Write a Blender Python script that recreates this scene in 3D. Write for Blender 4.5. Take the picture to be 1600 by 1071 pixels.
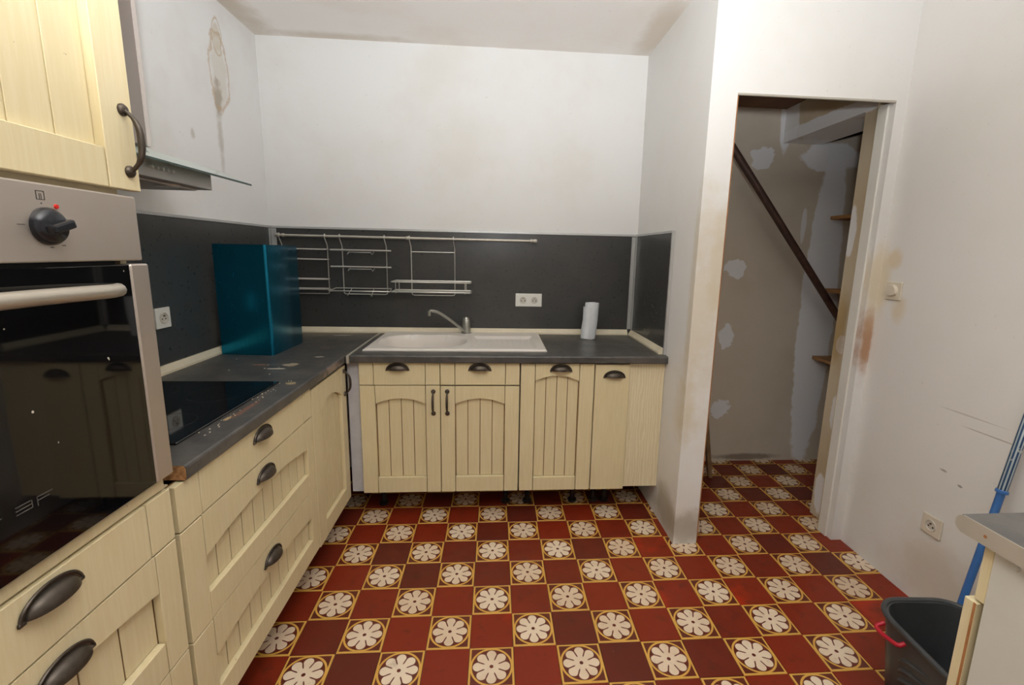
import bpy, bmesh, math, random
from mathutils import Matrix, Vector
random.seed(7)
PI = math.pi
for o in list(bpy.data.objects):
    bpy.data.objects.remove(o, do_unlink=True)
SC = bpy.context.scene
COL = SC.collection

# ------------------------------------------------------------------ camera
CAM = Vector((0.0012, -2.3112, 1.4130))
cd = bpy.data.cameras.new('camera')
cd.sensor_width = 36.0
cd.lens = 718.3 / 1600.0 * 36.0
cd.shift_x = -25.94 / 1600.0
cd.shift_y = -13.37 / 1600.0
cd.clip_start = 0.02
cam = bpy.data.objects.new('camera', cd)
COL.objects.link(cam)
RM = (Matrix.Rotation(-0.074883, 4, 'Z') @ Matrix.Rotation(-0.175538, 4, 'X')
      @ Matrix.Rotation(-0.021714, 4, 'Y') @ Matrix.Rotation(PI / 2, 4, 'X'))
cam.matrix_world = Matrix.Translation(CAM) @ RM
SC.camera = cam

# ------------------------------------------------------------------ world, lights, exposure
w = bpy.data.worlds.new('world')
SC.world = w
w.use_nodes = True
w.node_tree.nodes['Background'].inputs[0].default_value = (0.9, 0.85, 0.8, 1)
w.node_tree.nodes['Background'].inputs[1].default_value = 0.02

def aim(o, target):
    d = Vector(target) - o.location
    o.rotation_euler = d.to_track_quat('-Z', 'Y').to_euler()

# the photographer's flash: head tilted up towards the ceiling
fl = bpy.data.lights.new('camera_flash', 'SPOT')
fl.energy = 380
fl.color = (0.93, 0.97, 1.0)
fl.spot_size = math.radians(138)
fl.spot_blend = 1.0
fl.shadow_soft_size = 0.05
flo = bpy.data.objects.new('camera_flash', fl)
flo.location = (0.02, -2.40, 1.60)
COL.objects.link(flo)
aim(flo, (0.02, -1.86, 2.60))

vs = SC.view_settings
vs.view_transform = 'Standard'
vs.look = 'None'
vs.gamma = 1
vs.use_curve_mapping = False
vs.exposure = 0.0

# ------------------------------------------------------------------ helpers: materials
def S(r, g, b):
    f = lambda c: (c / 255 / 12.92) if c / 255 <= 0.04045 else ((c / 255 + 0.055) / 1.055) ** 2.4
    return (f(r), f(g), f(b), 1.0)

class NT:
    def __init__(s, name, rough=0.5, metal=0.0, color=(0.8, 0.8, 0.8, 1), spec=0.5):
        s.m = bpy.data.materials.new(name)
        s.m.use_nodes = True
        s.t = s.m.node_tree
        s.b = s.t.nodes['Principled BSDF']
        s.b.inputs['Base Color'].default_value = color
        s.b.inputs['Roughness'].default_value = rough
        s.b.inputs['Metallic'].default_value = metal
        s.b.inputs['Specular IOR Level'].default_value = spec
        s._p = None
    def node(s, ty, **kw):
        n = s.t.nodes.new(ty)
        for k, v in kw.items():
            setattr(n, k, v)
        return n
    def put(s, sock, v):
        if isinstance(v, bpy.types.NodeSocket):
            s.t.links.new(v, sock)
        elif isinstance(v, (tuple, list)) and sock.type == 'VECTOR':
            sock.default_value = v[:3]
        else:
            sock.default_value = v
    def pos(s):
        if s._p is None:
            s._p = s.node('ShaderNodeNewGeometry').outputs['Position']
        return s._p
    def objc(s):
        return s.node('ShaderNodeTexCoord').outputs['Object']
    def uv(s):
        return s.node('ShaderNodeTexCoord').outputs['UV']
    def math(s, op, a, b=0.0, c=0.0, clamp=False):
        n = s.node('ShaderNodeMath', operation=op, use_clamp=clamp)
        s.put(n.inputs[0], a); s.put(n.inputs[1], b); s.put(n.inputs[2], c)
        return n.outputs[0]
    def vmath(s, op, a, b=(0, 0, 0)):
        n = s.node('ShaderNodeVectorMath', operation=op)
        s.put(n.inputs[0], a); s.put(n.inputs[1], b)
        return n.outputs['Value'] if op in ('LENGTH', 'DISTANCE', 'DOT_PRODUCT') else n.outputs[0]
    def sep(s, v):
        n = s.node('ShaderNodeSeparateXYZ'); s.put(n.inputs[0], v)
        return n.outputs
    def noise(s, vec, scale, detail=3, rough=0.55, col=False):
        n = s.node('ShaderNodeTexNoise')
        s.put(n.inputs['Vector'], vec)
        n.inputs['Scale'].default_value = scale
        n.inputs['Detail'].default_value = detail
        n.inputs['Roughness'].default_value = rough
        return n.outputs['Color'] if col else n.outputs['Fac']
    def ramp(s, v, a, b, lo=0.0, hi=1.0):
        n = s.node('ShaderNodeMapRange', interpolation_type='SMOOTHSTEP')
        s.put(n.inputs['Value'], v)
        n.inputs['From Min'].default_value = a; n.inputs['From Max'].default_value = b
        n.inputs['To Min'].default_value = lo; n.inputs['To Max'].default_value = hi
        return n.outputs[0]
    def mix(s, f, a, b):
        n = s.node('ShaderNodeMix', data_type='RGBA')
        s.put(n.inputs[0], f); s.put(n.inputs[6], a); s.put(n.inputs[7], b)
        return n.outputs[2]
    def scale(s, v, k):
        n = s.node('ShaderNodeVectorMath', operation='MULTIPLY')
        s.put(n.inputs[0], v); n.inputs[1].default_value = k
        return n.outputs[0]
    def color(s, v):
        s.put(s.b.inputs['Base Color'], v)
    def rough(s, v):
        s.put(s.b.inputs['Roughness'], v)
    def bump(s, h, strength=0.2, dist=0.002):
        n = s.node('ShaderNodeBump')
        n.inputs['Strength'].default_value = strength
        n.inputs['Distance'].default_value = dist
        s.put(n.inputs['Height'], h)
        s.t.links.new(n.outputs[0], s.b.inputs['Normal'])
    def blob(s, c, r, wob=0.35, ns=6.0, soft=0.35):
        """soft-edged blotch of a stain / plaster patch, in room coordinates"""
        d = s.vmath('SUBTRACT', s.pos(), c)
        d = s.vmath('DIVIDE', d, r)
        l = s.vmath('LENGTH', d)
        n = s.noise(s.pos(), ns, 4, 0.6)
        l = s.math('ADD', l, s.math('MULTIPLY', s.math('SUBTRACT', n, 0.5), wob * 2))
        return s.ramp(l, 1.0, 1.0 - soft)

def simple(name, c, rough=0.5, metal=0.0, var=0.12, ns=8.0, bump=0.0, bs=60.0, spec=0.5):
    n = NT(name, rough, metal, c, spec)
    p = n.objc()
    f = n.noise(p, ns, 4, 0.6)
    d = tuple(x * (1 - var) for x in c[:3]) + (1,)
    l = tuple(min(1, x * (1 + var)) for x in c[:3]) + (1,)
    n.color(n.mix(n.ramp(f, 0.3, 0.7), d, l))
    if bump:
        n.bump(n.noise(p, bs, 3), bump, 0.002)
    return n.m

def wall_mat(name, base=S(233, 231, 229), stains=(), rings=(), mott=S(228, 225, 219), bump=0.25):
    n = NT(name, 0.75, 0, base, 0.3)
    p = n.pos()
    c = n.mix(n.ramp(n.noise(p, 1.7, 4, 0.6), 0.42, 0.75), base, mott)
    c = n.mix(n.math('MULTIPLY', n.ramp(n.noise(p, 55, 2), 0.70, 0.78), 0.25), c, S(190, 180, 165))
    for (ctr, rad, colr, st, wob, ns, soft) in stains:
        m = n.blob(ctr, rad, wob, ns, soft)
        c = n.mix(n.math('MULTIPLY', m, st), c, colr)
    for (ctr, rad, colr, st, wob, ns) in rings:
        d = n.vmath('LENGTH', n.vmath('DIVIDE', n.vmath('SUBTRACT', p, ctr), rad))
        d = n.math('ADD', d, n.math('MULTIPLY', n.math('SUBTRACT', n.noise(p, ns, 3), 0.5), wob * 2))
        k = n.math('ABSOLUTE', n.math('SUBTRACT', d, 0.9))
        c = n.mix(n.math('MULTIPLY', n.ramp(k, 0.14, 0.0), st), c, colr)
    n.color(c)
    n.bump(n.noise(p, 38, 4, 0.6), bump, 0.002)
    return n.m

YS, OS = S(220, 202, 164), S(172, 114, 52)
M = {}
M['wall'] = wall_mat('wall_paint')
M['wall_left'] = wall_mat('wall_paint_leak', base=S(241, 240, 239), stains=[
    ((-1.34, .205, 2.23), (1, .075, .17), S(214, 204, 186), .4, .4, 12, .4),
    ((-1.34, .205, 2.40), (1, .038, .075), S(214, 202, 180), .6, .3, 9, .3),
    ((-1.34, .175, 2.12), (1, .045, .12), S(164, 150, 128), .7, .8, 22, .7),
    ((-1.34, .165, 1.93), (1, .03, .22), S(176, 168, 154), .5, .6, 18, .8),
    ((-1.34, -.05, 1.9), (1, .02, .03), S(180, 172, 158), .5, .5, 30, .6)],
    rings=[((-1.34, .205, 2.235), (1, .085, .19), S(196, 168, 130), .6, .42, 14),
           ((-1.34, .208, 2.405), (1, .045, .085), S(196, 168, 128), .6, .32, 16)])
M['wall_back'] = wall_mat('wall_paint_back', base=S(234, 233, 231))
M['wall_partition'] = wall_mat('wall_paint_partition', base=S(233, 231, 228), stains=[
    ((.90, -.285, 1.15), (.2, .05, .75), S(205, 186, 146), .45, .6, 9, .8),
    ((.894, -.16, .12), (.3, .2, .16), S(150, 138, 112), .6, .5, 7, .7),
    ((.95, -.3, .08), (.2, .2, .12), S(160, 148, 126), .6, .5, 9, .7),
    ((1.0, -.3, 1.35), (.06, .2, .35), S(214, 200, 172), .6, .5, 6, .7),
    ((.91, -.3, .72), (.05, .2, .3), S(208, 192, 156), .5, .6, 9, .8),
    ((1.75, -.30, 1.04), (.05, .2, .24), OS, .8, .5, 11, .8),
    ((1.75, -.30, 1.30), (.06, .2, .25), YS, .6, .4, 7, .7)])
M['wall_right'] = wall_mat('wall_paint_right', base=S(232, 229, 225), stains=[
    ((1.774, -.262, 1.05), (.3, .05, .20), OS, .8, .5, 11, .8),
    ((1.774, -.30, 1.30), (.3, .07, .22), YS, .6, .4, 7, .7),
    ((1.774, -.42, 1.20), (.3, .05, .08), YS, .55, .5, 9, .7),
    ((1.774, -.36, 1.42), (.3, .05, .06), S(224, 200, 160), .6, .4, 9, .7),
    ((1.774, -.78, .16), (.3, .30, .2), S(196, 180, 156), .5, .5, 6, .8),
    ((1.774, -.80, .845), (.3, .16, .004), S(180, 168, 154), .5, .5, 9, .6),
    ((1.774, -.88, .80), (.3, .12, .003), S(150, 138, 124), .6, .5, 9, .6),
    ((1.774, -.74, .60), (.3, .02, .006), S(140, 128, 116), .7, .5, 20, .6),
    ((1.774, -.81, .57), (.3, .012, .006), S(120, 108, 96), .7, .5, 20, .6)])
M['wall_header'] = wall_mat('wall_paint_header', base=S(232, 226, 216), stains=[
    ((1.75, -.30, 1.04), (.05, .2, .24), OS, .8, .5, 11, .8),
    ((1.75, -.30, 1.30), (.06, .2, .25), YS, .6, .4, 7, .7)])
M['ceiling'] = wall_mat('ceiling_paint', base=S(245, 240, 235), mott=S(240, 232, 224), stains=[
    ((-1.3, .1, 2.57), (.14, .9, .3), S(190, 172, 146), .6, .5, 6, .8),
    ((-.9, .56, 2.57), (.5, .08, .3), S(196, 178, 152), .5, .5, 6, .8),
    ((.85, .3, 2.57), (.12, .5, .3), S(200, 182, 156), .5, .5, 6, .8)])
WP = S(246, 247, 250)
M['closet_back'] = wall_mat('closet_plasterboard', base=S(216, 205, 188), mott=S(206, 194, 174), bump=.12, stains=[
    ((2.16, .61, 1.05), (.13, 1, 1.15), WP, .95, .28, 5, .10),
    ((2.12, .61, 2.05), (.22, 1, .09), WP, .9, .4, 8, .15),
    ((1.80, .61, 2.25), (.045, 1, .22), WP, .85, .3, 9, .2),
    ((1.665, .61, 2.03), (.075, 1, .075), WP, .85, .8, 13, .12),
    ((1.567, .61, 1.34), (.075, 1, .06), WP, .9, .85, 13, .12),
    ((1.548, .61, .88), (.055, 1, .085), WP, .9, .85, 13, .12),
    ((1.555, .61, .38), (.07, 1, .07), WP, .9, .85, 13, .12),
    ((1.99, .61, 1.62), (.02, 1, .11), WP, .7, .4, 12, .2),
    ((1.75, .61, .03), (.3, 1, .03), S(120, 100, 80), .7, .5, 9, .6)])
M['closet_right'] = wall_mat('closet_plasterboard_return', base=S(212, 198, 172), mott=S(200, 180, 148), bump=.12, stains=[
    ((1.79, .25, 2.15), (1, .6, .045), WP, .85, .4, 8, .2),
    ((1.79, .55, 2.25), (1, .08, .3), WP, .8, .4, 8, .2),
    ((1.79, -.06, 1.55), (1, .035, .14), WP, .85, .4, 9, .15),
    ((1.79, -.10, .98), (1, .04, .05), WP, .8, .5, 10, .2),
    ((1.79, -.12, .62), (1, .03, .10), WP, .8, .5, 10, .2),
    ((1.79, -.10, .14), (1, .05, .12), WP, .8, .5, 10, .2),
    ((1.79, -.07, 1.05), (1, .06, .25), S(170, 136, 70), .6, .5, 8, .6)])
M['closet_ceiling'] = simple('closet_ceiling_board', S(120, 84, 58), .8, 0, .15, 6)
M['dark_void'] = simple('stairwell_shadow_shell', S(58, 44, 34), .9, 0, .2, 5)  # dark colour of the outer shell stands in for the unlit stair void

def cream_mat():
    n = NT('cream_painted_wood', 0.42, 0, S(230, 214, 168), 0.4)
    p = n.objc()
    q = n.scale(p, (26, 26, 1.6))
    g = n.noise(q, 4.0, 5, 0.65)
    c = n.mix(n.ramp(g, .35, .7), S(221, 205, 163), S(226, 212, 174))
    c = n.mix(n.math('MULTIPLY', n.ramp(n.noise(p, 3.0, 4, .6), .58, .8), .35), c, S(218, 194, 144))
    c = n.mix(n.math('MULTIPLY', n.ramp(n.noise(p, 70, 2), .76, .80), .6), c, S(130, 100, 66))
    n.color(c)
    n.bump(g, .05, .001)
    return n.m
M['cream'] = cream_mat()
M['joint'] = simple('grimy_shaded_backing_board', S(132, 100, 62), .7, 0, .2, 30)  # brown for grime in the joints, also paints in groove and arch shade
M['cream_grain'] = None
def grain_mat():
    n = NT('cream_woodgrain_filler', 0.5, 0, S(224, 206, 160), 0.35)
    p = n.objc()
    wv = n.node('ShaderNodeTexWave', wave_type='BANDS', bands_direction='X')
    n.put(wv.inputs['Vector'], n.scale(p, (1, 1, .16)))
    wv.inputs['Scale'].default_value = 22
    wv.inputs['Distortion'].default_value = 9
    wv.inputs['Detail'].default_value = 3
    wv.inputs['Detail Scale'].default_value = 1.4
    c = n.mix(wv.outputs['Fac'], S(232, 220, 188), S(222, 206, 168))
    n.color(c)
    n.bump(wv.outputs['Fac'], .15, .001)
    return n.m
M['cream_grain'] = grain_mat()
M['body'] = simple('cabinet_body_board', S(214, 200, 166), .6, 0, .06, 5)
M['white_board'] = simple('white_melamine_board', S(208, 205, 195), .4, 0, .03, 4)
M['raw_wood'] = simple('raw_wood_edge', S(168, 112, 66), .7, 0, .2, 20)
M['chipboard'] = simple('chipboard', S(160, 116, 72), .85, 0, .35, 120, .5, 160)

def slate(name, c1, c2, rough, marks=()):
    n = NT(name, rough, 0, c1, 0.5)
    p = n.pos()
    a = n.noise(p, 9, 6, .7)
    b = n.noise(p, 60, 4, .65)
    f = n.math('ADD', n.math('MULTIPLY', a, .82), n.math('MULTIPLY', b, .18))
    c = n.mix(n.ramp(f, .34, .68), c1, c2)
    for (ctr, rad, colr, st, wob, ns, soft) in marks:
        c = n.mix(n.math('MULTIPLY', n.blob(ctr, rad, wob, ns, soft), st), c, colr)
    n.color(c)
    n.rough(n.ramp(b, .3, .7, rough - .03, rough + .04))
    n.bump(b, .02, .0006)
    return n.m
M['splash'] = slate('slate_splashback', S(62, 62, 61), S(69, 68, 66), .30)
CR = S(196, 186, 170)
M['worktop'] = slate('slate_worktop', S(62, 61, 60), S(92, 88, 83), .38, [
    ((-.90, -.26, .90), (.035, .035, .2), S(186, 168, 140), .7, .7, 30, .3),
    ((-.93, -.33, .90), (.045, .012, .2), CR, .8, .6, 40, .3),
    ((-1.03, -.26, .90), (.035, .014, .2), S(150, 112, 86), .7, .6, 30, .3),
    ((-.83, -.10, .90), (.03, .015, .2), CR, .6, .7, 40, .4),
    ((-.88, .10, .90), (.03, .012, .2), S(140, 106, 86), .6, .6, 40, .4),
    ((-.91, .47, .90), (.06, .012, .2), S(190, 190, 188), .7, .3, 40, .3),
    ((-.775, -.55, .90), (.02, .02, .2), S(170, 150, 110), .8, .6, 40, .3),
    ((-.79, -.85, .90), (.012, .10, .2), S(134, 92, 70), .6, .8, 40, .4),
    ((-.80, -.93, .90), (.008, .02, .2), S(190, 160, 110), .8, .6, 60, .3),
    ((-.715, -.27, .90), (.012, .2, .2), S(160, 140, 124), .7, .8, 26, .4),
    ((-1.1, .54, .90), (.5, .05, .2), S(104, 86, 62), .6, .5, 8, .6)])
M['side_top'] = slate('grey_side_worktop', S(84, 82, 80), S(104, 101, 97), .4)
M['pewter'] = simple('dark_pewter', S(84, 76, 68), .42, .75, .25, 30)
M['steel'] = simple('brushed_steel', S(200, 190, 180), .42, .8, .05, 3)
M['hood_steel'] = simple('hood_steel', S(176, 174, 170), .40, .5, .05, 3)
M['chimney'] = simple('chimney_steel', S(158, 148, 142), .5, .4, .04, 3)
M['chimney_light'] = simple('chimney_fold', S(218, 208, 202), .5, .3, .03, 3)
M['chrome'] = simple('chrome_wire', S(214, 212, 205), .32, .7, .05, 12)
M['satin'] = simple('satin_rail', S(200, 195, 184), .36, .6, .05, 12)
M['alu'] = simple('aluminium_trim', S(196, 196, 194), .38, .45, .06, 6)
M['alu_matt'] = simple('matt_aluminium_edge', S(198, 192, 180), .5, .5, .05, 6)
M['tap'] = simple('worn_chrome_tap', S(178, 178, 170), .3, .9, .12, 40)
M['bead'] = simple('ivory_seal_strip', S(226, 214, 186), .5, 0, .06, 10)
M['sink'] = simple('white_resin_sink', S(228, 220, 210), .28, 0, .03, 6)
M['plastic'] = simple('white_plastic', S(232, 230, 222), .35, 0, .02, 8)
M['old_plastic'] = simple('yellowed_plastic', S(222, 212, 194), .4, 0, .03, 8)
M['recess'] = simple('shaded_socket_recess', S(206, 200, 188), .4, 0, .02, 8)  # darker tone paints the shade of a recess onto the shallow well
M['dark_hole'] = simple('dark_socket_hole', S(38, 34, 30), .6, 0, .1, 8)
M['black_plastic'] = simple('black_plastic', S(30, 30, 32), .4, 0, .1, 8)
M['knob'] = simple('black_oven_knob', S(22, 24, 30), .22, 0, .1, 8)
M['red'] = simple('red_indicator', S(206, 40, 30), .3, 0, .05, 8)
M['print_dark'] = simple('grey_print', S(70, 64, 60), .6, 0, .05, 8)
M['print_ring'] = simple('faint_ring_print', S(24, 23, 23), .2, 0, .05, 8)
M['print_light'] = simple('pale_print', S(84, 82, 78), .5, 0, .05, 8)
M['paper'] = simple('paper_towel', S(222, 224, 226), .9, 0, .02, 40, .3, 140)
M['oven_handle'] = simple('satin_oven_handle', S(188, 180, 166), .38, .6, .03, 8)
M['pipe'] = simple('rusty_brown_pipe', S(74, 52, 44), .55, .2, .25, 18)
M['shelf_wood'] = simple('raw_wood_shelf', S(168, 122, 74), .7, 0, .2, 14)
M['plank'] = simple('weathered_plank', S(132, 102, 70), .75, 0, .25, 14)
M['bucket'] = simple('charcoal_bucket_plastic', S(66, 68, 70), .42, 0, .10, 12)
M['bucket_red'] = simple('red_bucket_handle', S(186, 26, 48), .4, 0, .06, 12)
M['blue_pole'] = simple('blue_pole_plastic', S(62, 112, 178), .35, 0, .06, 12)
M['pole_grip'] = None
def grip():
    n = NT('striped_pole_grip', .35, .3, S(90, 130, 160), .5)
    x, y, z = n.sep(n.objc())[:3]
    a = n.math('ARCTAN2', y, x)
    s_ = n.math('SINE', n.math('MULTIPLY', a, 9.0))
    c = n.mix(n.ramp(s_, -.2, .3), S(40, 74, 112), S(178, 190, 196))
    c = n.mix(n.math('MULTIPLY', n.ramp(n.noise(n.objc(), 45, 2), .62, .7), .7), c, S(206, 206, 200))
    n.color(c)
    return n.m
M['pole_grip'] = grip()
M['grey_filler'] = simple('grey_corner_post', S(196, 194, 196), .5, 0, .06, 24)

def oven_glass():
    n = NT('black_oven_glass', .035, 0, (.004, .004, .0045, 1), .55)
    p = n.objc()
    sp = n.ramp(n.noise(p, 60, 1), .800, .815)
    n.color(n.mix(sp, (.004, .004, .0045, 1), S(210, 206, 190)))
    return n.m
M['oven_glass'] = oven_glass()
def hob_glass():
    n = NT('black_hob_glass', .06, 0, (.005, .005, .006, 1), .5)
    p = n.pos()
    sm = n.ramp(n.noise(p, 14, 5, .7), .55, .8)
    n.rough(n.math('ADD', n.math('MULTIPLY', sm, .22), .05))
    sp = n.ramp(n.noise(p, 130, 2), .76, .80)
    n.color(n.mix(sp, (.006, .006, .007, 1), S(120, 112, 100)))
    return n.m
M['hob'] = hob_glass()
def glass():
    n = NT('green_tinted_glass', .03, 0, S(206, 232, 222), .5)
    n.b.inputs['Transmission Weight'].default_value = .25
    n.b.inputs['IOR'].default_value = 1.45
    n.color(n.mix(n.noise(n.objc(), 3), S(200, 228, 218), S(214, 236, 228)))
    return n.m
M['glass'] = glass()
M['glass_edge'] = simple('dark_green_glass_edge', S(34, 56, 48), .15, 0, .1, 6)
def film():
    n = NT('blue_film_on_steel', .24, .85, S(20, 110, 150), .5)
    p = n.objc()
    q = n.scale(p, (40, 40, .6))
    g = n.noise(q, 3, 4)
    n.color(n.mix(g, S(12, 104, 146), S(30, 136, 164)))
    sc = n.ramp(n.noise(p, 40, 4, .7), .66, .74)
    n.rough(n.math('ADD', n.math('MULTIPLY', sc, .3), .22))
    return n.m
M['film'] = film()

def tile_mats():
    # red tiles
    n = NT('red_quarry_tile', .34, 0, S(120, 44, 30), .3)
    r = n.node('ShaderNodeObjectInfo').outputs['Random']
    p = n.pos()
    big = n.noise(p, 5.5, 3, .6)
    f = n.math('ADD', n.math('MULTIPLY', r, .75), n.math('MULTIPLY', big, .5))
    c = n.mix(n.ramp(f, .2, .85), S(98, 40, 28), S(132, 44, 22))
    c = n.mix(n.ramp(f, .96, 1.08), c, S(172, 48, 20))
    c = n.mix(n.math('MULTIPLY', n.ramp(n.noise(p, 14, 4, .65), .56, .72), .5), c, S(80, 42, 30))
    c = n.mix(n.math('MULTIPLY', n.ramp(n.noise(p, 90, 2), .74, .78), .4), c, S(160, 130, 104))
    n.color(c)
    n.rough(n.ramp(n.noise(p, 20, 4), .3, .7, .28, .46))
    n.bump(n.noise(p, 12, 3), .10, .003)
    red = n.m
    # encaustic flower tiles, the inlay is flat print in tile coordinates
    n = NT('flower_encaustic_tile', .36, 0, S(200, 180, 150), .45)
    u, v = n.sep(n.uv())[:2]
    u = n.math('SUBTRACT', u, .5)
    v = n.math('SUBTRACT', v, .5)
    rr = n.math('SQRT', n.math('ADD', n.math('MULTIPLY', u, u), n.math('MULTIPLY', v, v)))
    an = n.math('ARCTAN2', v, u)
    k = PI / 4
    am = n.math('SUBTRACT', n.math('MODULO', n.math('ADD', an, 8 * k + k / 2), k), k / 2)
    pu = n.math('MULTIPLY', rr, n.math('COSINE', am))
    pv = n.math('ABSOLUTE', n.math('MULTIPLY', rr, n.math('SINE', am)))
    lt = lambda a, b, e=.006: n.ramp(n.math('SUBTRACT', a, b), e, -e)
    gap = n.ramp(rr, .12, .20, -.010, .016)
    wedge = lt(pv, n.math('SUBTRACT', n.math('MULTIPLY', pu, math.tan(k / 2)), gap))
    du = n.math('MAXIMUM', n.math('SUBTRACT', pu, .30), 0.0)
    tip = lt(n.math('SQRT', n.math('ADD', n.math('MULTIPLY', du, du), n.math('MULTIPLY', pv, pv))), .108)
    petal = n.math('MULTIPLY', n.math('MULTIPLY', wedge, tip), n.ramp(rr, .038, .048))
    ring = n.math('MULTIPLY', n.ramp(rr, .422, .430), n.ramp(rr, .474, .466))
    mx = n.math('MAXIMUM', n.math('ABSOLUTE', u), n.math('ABSOLUTE', v))
    frame = n.ramp(mx, .446, .454)
    ochre = n.math('MAXIMUM', ring, frame)
    p = n.pos()
    dirt = n.noise(p, 7, 4, .65)
    r2 = n.node('ShaderNodeObjectInfo').outputs['Random']
    c = n.mix(n.noise(p, 8, 3), S(90, 36, 24), S(108, 42, 26))
    c = n.mix(ochre, c, n.mix(dirt, S(210, 158, 70), S(224, 176, 86)))
    c = n.mix(petal, c, n.mix(n.ramp(n.math('ADD', n.math('MULTIPLY', dirt, .7), n.math('MULTIPLY', r2, .3)), .3, .7), S(220, 194, 164), S(236, 216, 190)))
    c = n.mix(n.math('MULTIPLY', n.ramp(n.noise(p, 16, 4, .65), .58, .8), .4), c, S(92, 66, 46))
    n.color(c)
    n.rough(n.ramp(n.noise(p, 20, 4), .3, .7, .30, .48))
    n.bump(n.noise(p, 12, 3), .10, .003)
    return red, n.m
M['tile_red'], M['tile_flower'] = tile_mats()
M['grout'] = simple('dark_grout', S(98, 80, 60), .9, 0, .25, 30)

# ------------------------------------------------------------------ helpers: meshes
def bx(bm, x0, x1, y0, y1, z0, z1, bev=0.0, seg=1):
    vs_ = [bm.verts.new(c) for c in ((x0, y0, z0), (x1, y0, z0), (x1, y1, z0), (x0, y1, z0),
                                     (x0, y0, z1), (x1, y0, z1), (x1, y1, z1), (x0, y1, z1))]
    fs = [bm.faces.new([vs_[i] for i in f]) for f in ((3, 2, 1, 0), (4, 5, 6, 7), (0, 1, 5, 4), (1, 2, 6, 5), (2, 3, 7, 6), (3, 0, 4, 7))]
    if bev > 0:
        ed = list({e for f in fs for e in f.edges})
        bmesh.ops.bevel(bm, geom=ed, offset=bev, segments=seg, affect='EDGES', profile=.5)

def tube(bm, pts, r, n=8, closed=False, caps=True):
    pts = [Vector(p) for p in pts]
    N = len(pts)
    rs = r if isinstance(r, (list, tuple)) else [r] * N
    rings = []
    up = None
    for i, p in enumerate(pts):
        if closed:
            t = pts[(i + 1) % N] - pts[i - 1]
        else:
            t = pts[min(i + 1, N - 1)] - pts[max(i - 1, 0)]
        t.normalize()
        if up is None:
            a = Vector((0, 0, 1)) if abs(t.z) < .9 else Vector((1, 0, 0))
            up = (a - t * a.dot(t)).normalized()
        else:
            up = (up - t * up.dot(t))
            if up.length < 1e-5:
                a = Vector((0, 0, 1)) if abs(t.z) < .9 else Vector((1, 0, 0))
                up = a - t * a.dot(t)
            up.normalize()
        s = t.cross(up)
        rings.append([bm.verts.new(p + (up * math.cos(2 * PI * k / n) + s * math.sin(2 * PI * k / n)) * rs[i]) for k in range(n)])
    for i in range(N if closed else N - 1):
        a, b = rings[i], rings[(i + 1) % N]
        for k in range(n):
            bm.faces.new((a[k], a[(k + 1) % n], b[(k + 1) % n], b[k]))
    if caps and not closed:
        bm.faces.new(rings[0][::-1])
        bm.faces.new(rings[-1])

def lathe(bm, prof, n=24, c=(0, 0, 0), axis='z', closed=False):
    """prof: list of (radius, height along the axis)"""
    def P(r, h, a):
        x, y = r * math.cos(a), r * math.sin(a)
        v = {'z': (x, y, h), 'y': (x, h, y), 'x': (h, x, y)}[axis]
        return (v[0] + c[0], v[1] + c[1], v[2] + c[2])
    rings = []
    for (r, h) in prof:
        if r < 1e-6:
            rings.append([bm.verts.new(P(0, h, 0))])
        else:
            rings.append([bm.verts.new(P(r, h, 2 * PI * k / n)) for k in range(n)])
    m = len(rings)
    for i in range(m if closed else m - 1):
        a, b = rings[i], rings[(i + 1) % m]
        for k in range(n):
            k2 = (k + 1) % n
            if len(a) == 1 and len(b) == 1:
                continue
            if len(a) == 1:
                bm.faces.new((a[0], b[k2], b[k]))
            elif len(b) == 1:
                bm.faces.new((a[k], a[k2], b[0]))
            else:
                bm.faces.new((a[k], a[k2], b[k2], b[k]))

def prism(bm, poly, a0, a1, plane='xz'):
    """extrude a 2D polygon along the third axis from a0 to a1"""
    f = {'xz': lambda p, a: (p[0], a, p[1]), 'xy': lambda p, a: (p[0], p[1], a), 'yz': lambda p, a: (a, p[0], p[1])}[plane]
    A = [bm.verts.new(f(p, a0)) for p in poly]
    B = [bm.verts.new(f(p, a1)) for p in poly]
    n = len(poly)
    bm.faces.new(A)
    bm.faces.new(B[::-1])
    for i in range(n):
        bm.faces.new((A[i], B[i], B[(i + 1) % n], A[(i + 1) % n]))

def mesh(name, bm, mat, smooth=None):
    bmesh.ops.recalc_face_normals(bm, faces=bm.faces)
    me = bpy.data.meshes.new(name)
    bm.to_mesh(me)
    bm.free()
    if mat is not None:
        me.materials.append(mat)
    if smooth is not None:
        me.polygons.foreach_set('use_smooth', [True] * len(me.polygons))
        me.set_sharp_from_angle(angle=math.radians(smooth))
    return me

def link(name, me, parent=None, loc=(0, 0, 0), rot=(0, 0, 0), sc=None):
    o = bpy.data.objects.new(name, me)
    COL.objects.link(o)
    o.location = loc
    o.rotation_euler = rot
    if sc:
        o.scale = sc
    if parent:
        o.parent = parent
    return o

def obj(name, bm, mat, parent=None, smooth=None, loc=(0, 0, 0), rot=(0, 0, 0)):
    return link(name, mesh(name, bm, M[mat] if isinstance(mat, str) else mat, smooth), parent, loc, rot)

def box(name, mat, parent, *a, bev=0.0, seg=1):
    bm = bmesh.new()
    bx(bm, *a, bev=bev, seg=seg)
    return obj(name, bm, mat, parent)

def wire(name, mat, parent, pts, r, n=8, closed=False):
    bm = bmesh.new()
    tube(bm, pts, r, n, closed)
    return obj(name, bm, mat, parent, smooth=50)

def thing(name, label, cat, loc=(0, 0, 0), rz=0.0, group=None):
    o = bpy.data.objects.new(name, None)
    COL.objects.link(o)
    o.empty_display_size = .1
    o.location = loc
    o.rotation_euler = (0, 0, rz)
    return tag(o, label, cat, group)

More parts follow.
